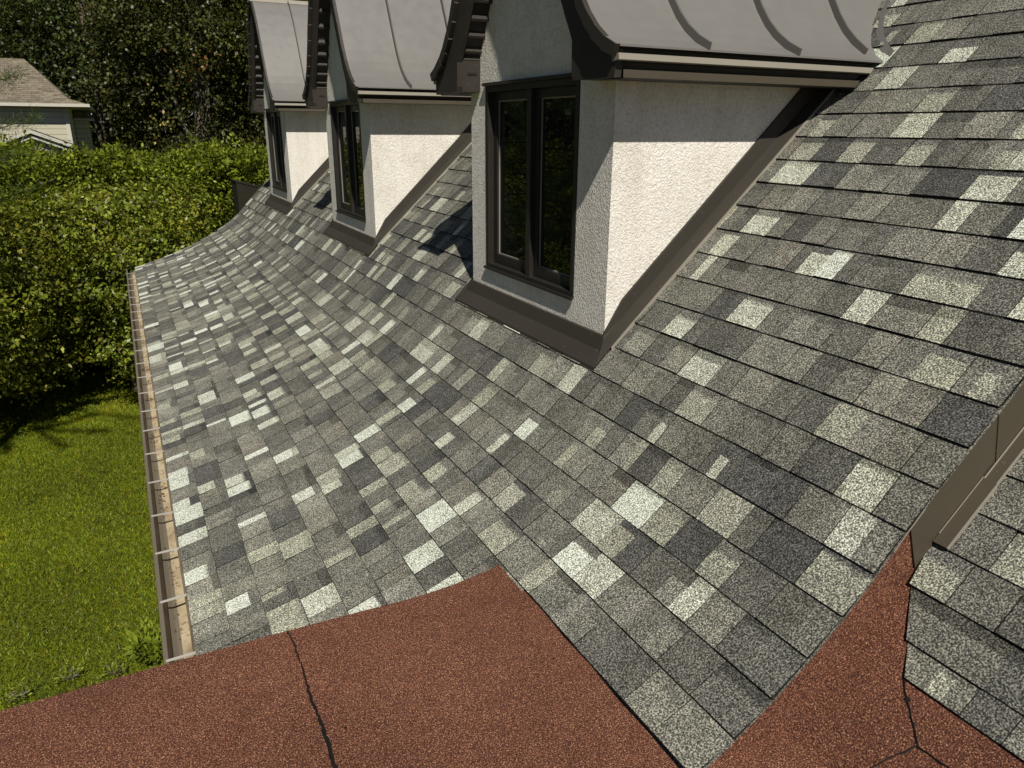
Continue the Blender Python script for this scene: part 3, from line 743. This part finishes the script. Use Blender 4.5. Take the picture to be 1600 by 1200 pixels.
# woodland behind
FOR = [(-13.5, 44, 19, 6.0, (0.032, 0.0384, 0.0102)), (-6.5, 41, 18, 5.6, (0.0333, 0.0422, 0.009)), (-2.2, 38, 16, 4.4, (0.0384, 0.0474, 0.009)), (1.6, 34, 15.5, 4.4, (0.0499, 0.0512, 0.0102)),
       (5.6, 33, 15.5, 4.4, (0.0563, 0.0563, 0.0115)), (9.2, 37, 16, 4.6, (0.0384, 0.0448, 0.0096)), (-10.0, 52, 20, 6.2, (.045, .055, .014)), (3.0, 47, 19, 6, (.045, .054, .014)), (12.0, 46, 19, 6, (.048, .056, .014))]
LB = ['dark green woodland tree far left behind the brown-roofed house', 'dark woodland tree rising over the brown shingle roof', 'dark green tree just right of the brown-roofed house',
      'woodland tree with a few orange leaves behind the cedar hedge', 'yellowish green tree with orange patch left of the farthest dormer', 'dark tree partly behind the farthest dormer',
      'tallest dark tree at the back left of the wood', 'dark tree deep in the wood behind the orange-flecked tree', 'dark tree deep in the wood hidden behind the farthest dormer']
for i, (x, y, h, cr, col) in enumerate(FOR):
    acc = []
    if i == 3: acc = [(1.2, 30.3, 2.9, 1.3, (.30, .13, .04), .16), (.2, 31.0, 2.0, 1.2, (.24, .14, .04), .16), (1.0, 30.5, -.2, .8, (.28, .11, .06), .25), (-.6, 31.5, 1.2, 1.0, (.30, .24, .05), .5)]
    if i == 4: acc = [(3.6, 29.8, 3.4, 1.0, (.40, .20, .04), .28), (3.6, 29.8, 4.3, 1.8, (.22, .21, .035), .4)]
    tree('woodland_tree', x, y, h, cr, 44000 if i < 6 else 18000, .15 if i < 6 else .28, col, .42, 50+i, LB[i], 'tree', 'woodland trees behind the hedge', z0f=.02 if i < 6 else .1, per=16, csz=.26, mat=DLEAF, accents=acc, lobes=22, shell=.5, lumpy=.85, asp=.62, jit=1.1)
def far_wood():
    r = np.random.default_rng(77); N = 42000
    x = r.uniform(-46, 44, N); z = GZ+r.uniform(0, 1, N)*(21+2.5*np.sin(x*.5)+1.5*np.sin(x*1.3)); y = 60+r.normal(0, 1.2, N)+2*np.sin(x*.9)
    P = np.stack([x, y, z], 1); n = np.tile(np.array([[0, -.8, .5]]), (N, 1))
    C = np.array([.035, .045, .012])*np.clip(1+.35*r.normal(0, 1, (N, 1)), .3, 2)
    return np_mesh('far_wood', leaf_quads(P, n, .75*r.uniform(.6, 1.3, N), .8, r, .5), 4, C, DLEAF)
tag(far_wood(), 'far dark wood closing the view behind every separate tree', 'wood', None, 'stuff')
# trees out to the left, mirrored in the window glass
for i, (x, y) in enumerate([(-12.0, 20.5), (-17.0, 16.5), (-20.0, 9.0), (-21.0, 1.0)]):
    tree('garden_tree', x, y, 9.5+i % 2, 3.4, 15000, .26, (.085, .10, .016), .35, 80+i, ['tall green tree at the back left corner of the garden', 'tall green tree along the left boundary, beside the corner tree', 'tall green tree midway along the left boundary', 'tall green tree at the near end of the left boundary'][i], 'tree', 'garden boundary trees', z0f=.05, per=20, csz=.35, lobes=14, shell=.4)

# pine whose branches reach in from the left
def pine():
    r = np.random.default_rng(5); x, y, h = -4.95, 9.6, 8.4
    root = bpy.data.objects.new('pine_tree', None); sc.collection.objects.link(root); root.location = (x, y, GZ); WL[root.name] = Vector((x, y, GZ))
    mb = MB(); mb.tube([(x, y, GZ-.1), (x+.05, y, GZ+3), (x, y, GZ+h)], [.13, .09, .02]); V = []; tips = []
    for k in range(46):
        z = GZ+3.2+(h-3.2)*k/46; L = (2.8*math.exp(-((k/46-.34)/.36)**2)+.2)*r.uniform(.7, 1.05); a = k*2.399+r.uniform(-.3, .3)
        e = Vector((x+math.cos(a)*L, y+math.sin(a)*L, z+.12*L)); m_ = Vector((x+math.cos(a)*L*.5, y+math.sin(a)*L*.5, z-.05))
        mb.tube([(x, y, z), m_, e], [.016, .009, .003], 5)
        for q in range(16):
            t = .25+.75*q/15; p = Vector((x, y, z)).lerp(m_, t*2) if t < .5 else m_.lerp(e, t*2-1)
            tips.append((p.x, p.y, p.z, math.cos(a), math.sin(a)))
    T = np.array(tips); per = 70; idx = np.repeat(np.arange(len(T)), per); N = len(idx)
    P = T[idx, :3]+r.normal(0, .06, (N, 3)); d = np.stack([T[idx, 3]*.5, T[idx, 4]*.5, np.full(N, .35)], 1)+r.normal(0, .55, (N, 3)); d /= np.linalg.norm(d, axis=1, keepdims=True)
    s = r.uniform(.09, .15, N)[:, None]; b = np.cross(d, r.normal(0, 1, d.shape)); b /= np.linalg.norm(b, axis=1, keepdims=True)
    V = np.stack([P-b*.0035, P+b*.0035, P+d*s], 1).reshape(-1, 3)
    C = np.array([.070, .095, .018])*np.clip(1+.35*r.normal(0, 1, (N, 1)), .3, 2)
    np_mesh('needles', V, 3, C, CED, root, (x, y, GZ)); mb.build('trunk', m_plain('dark_pine_bark', (.03, .022, .015), .9, .1), root)
    tag(root, 'young pine whose soft needle tips reach in at the left edge', 'pine tree')
pine()

# small shrub beside the eave, on the lawn, and weeds by the deck
def shrub(name, x, y, h, rr, n, col, seed, label, ls=.05, cat='shrub', group=None):
    r = np.random.default_rng(seed); root = bpy.data.objects.new(name, None); sc.collection.objects.link(root); root.location = (x, y, GZ); WL[root.name] = Vector((x, y, GZ))
    ns = 26; mb = MB(); P = []; D = []
    for k in range(ns):
        a = r.uniform(0, 6.28); L = r.uniform(.5, 1); e = Vector((x+math.cos(a)*rr*L, y+math.sin(a)*rr*L, GZ+h*r.uniform(.55, 1.0))); m_ = Vector((x+math.cos(a)*rr*L*.4, y+math.sin(a)*rr*L*.4, GZ+h*.5))
        mb.tube([(x, y, GZ), m_, e], [.012, .007, .003], 4)
        for q in range(n//ns):
            t = r.uniform(.25, 1); p = Vector((x, y, GZ)).lerp(m_, t*2) if t < .5 else m_.lerp(e, t*2-1)
            P.append(tuple(p)); D.append((math.cos(a)*.6, math.sin(a)*.6, .6))
    P = np.array(P)+r.normal(0, .03, (len(P), 3)); D = np.array(D)+r.normal(0, .45, (len(P), 3)); D /= np.linalg.norm(D, axis=1, keepdims=True)
    s = r.uniform(.6, 1.3, len(P))[:, None]*ls; b = np.cross(D, r.normal(0, 1, D.shape)); b /= np.linalg.norm(b, axis=1, keepdims=True)
    V = np.stack([P, P+D*s*.5+b*s*.16, P+D*s, P+D*s*.5-b*s*.16], 1).reshape(-1, 3)
    C = np.array(col)*np.clip(1+.3*r.normal(0, 1, (len(P), 1)), .3, 2)
    np_mesh('foliage', V, 4, C, CED, root, (x, y, GZ)); mb.build('stem', BARK, root); tag(root, label, cat, group)
shrub('cedar_shrub', -2.20, 4.66, .30, .27, 1500, (.17, .20, .02), 91, 'small feathery bright green cedar shrub on the lawn below the gutter', .10)
for i, (x, y, lab) in enumerate([(-2.98, 4.72, 'small clump of pale weeds on the lawn nearest the cedar shrub'), (-2.60, 4.62, 'low pale weed clump between the cedar shrub and the red roof edge'), (-3.42, 4.66, 'leftmost small pale weed clump on the lawn above the red roof edge')]):
    shrub('weed_clump', x, y, .09, .12, 220, (.20, .23, .025), 95+i, lab, .045, 'weeds', 'weed clumps near the red roof edge')

# ------------------------------------------------------------ neighbouring bungalow
nb = bpy.data.objects.new('neighboring_house', None); sc.collection.objects.link(nb); nb.location = (-8, 29, GZ); WL[nb.name] = Vector((-8, 29, GZ))
CREAM = m_siding('cream_siding', (.52, .49, .37), .165); WHT = m_plain('white_trim', (.50, .48, .40), .5, .4, .04)
FR = m_farroof()
mb = MB(); mb.box(-16, -3.02, 25.42, 33, GZ, 1.46); mb.build('wall', CREAM, nb)
mb = MB(); e = 1.56
A = (-2.42, 25.08, e); B = (-2.42, 34.2, e); C_ = (-16.5, 34.2, e); D_ = (-16.5, 25.08, e)
A1 = (-2.95, 25.60, e+.17); R1 = (-4.15, 29.0, 3.05); R0 = (-15, 29.0, 3.05); B1 = (-2.95, 33.6, e+.17)
D1 = (-16.2, 25.60, e+.17)
mb.face([D_, A, A1, D1]); mb.face([D1, A1, R1, R0]); mb.face([A, B, B1, A1]); mb.face([A1, B1, R1]); mb.face([B, C_, R0, R1, B1]); mb.face([C_, D_, D1, R0])
mb.build('roof', FR, nb)
mb = MB(); mb.box(-16.5, -2.36, 24.98, 25.07, 1.475, 1.565); mb.box(-2.42, -2.36, 25.07, 34.2, 1.45, 1.56); mb.build('gutter', WHT, nb)
mb = MB(); mb.box(-16.4, -2.45, 25.08, 34.1, 1.455, 1.462); mb.build('soffit', m_plain('soffit_paint', (.30, .28, .23), .7), nb)
mb = MB(); mb.box(-3.11, -3.0, 25.40, 25.43, GZ, 1.45); mb.build('corner_trim', WHT, nb)
# front gable of a lower porch
mb = MB()
pk, hw, zb = (-4.03, .80), 1.02, .36
for off, th, wd_ in ((.01, .10, 24.62), (-.15, .08, 24.70)):
    for sg in (-1, 1):
        a = (pk[0], pk[1]+off); b = (pk[0]+sg*hw, pk[1]+off-.42)
        q = [a, b, (b[0], b[1]-th), (a[0], a[1]-th)]
        mb.hexa([(x, wd_, z) for x, z in q], [(x, wd_+.07, z) for x, z in q])
mb.build('gable_trim', WHT, nb)
mb = MB()
for sg in (-1, 1):
    mb.hexa([(pk[0], 24.66, pk[1]+.005), (pk[0]+sg*1.06, 24.66, pk[1]-.435), (pk[0]+sg*1.06, 25.41, pk[1]-.435), (pk[0], 25.41, pk[1]+.005)],
            [(pk[0], 24.66, pk[1]+.020), (pk[0]+sg*1.06, 24.66, pk[1]-.420), (pk[0]+sg*1.06, 25.41, pk[1]-.420), (pk[0], 25.41, pk[1]+.020)])
mb.build('porch_roof', m_plain('dark_shingle', (.055, .045, .035), .9, .1), nb)
mb = MB(); mb.face([(pk[0]-.95, 24.9, pk[1]-.46), (pk[0]+.95, 24.9, pk[1]-.46), (pk[0], 24.9, pk[1]-.08)]); mb.box(-5.0, -3.08, 24.88, 25.4, GZ, .36)
mb.build('porch_wall', CREAM, nb)
# set-back wing at the right
mb = MB(); mb.box(-3.0, -2.62, 29, 33, GZ, 1.10); mb.build('side_wall', CREAM, nb)
mb = MB(); mb.box(-3.0, -2.42, 28.8, 33.1, 1.11, 1.18); mb.build('side_fascia', WHT, nb)
mb = MB(); mb.hexa([(-3.0, 28.8, 1.185), (-2.45, 28.8, 1.185), (-2.45, 33, 1.185), (-3.0, 33, 1.185)], [(-3.0, 28.9, 1.5), (-2.85, 28.9, 1.5), (-2.85, 33, 1.5), (-3.0, 33, 1.5)]); mb.build('side_roof', FR, nb)
tag(nb, 'neighbouring cream sided house with brown shingled hip roof beyond the hedge', 'house')
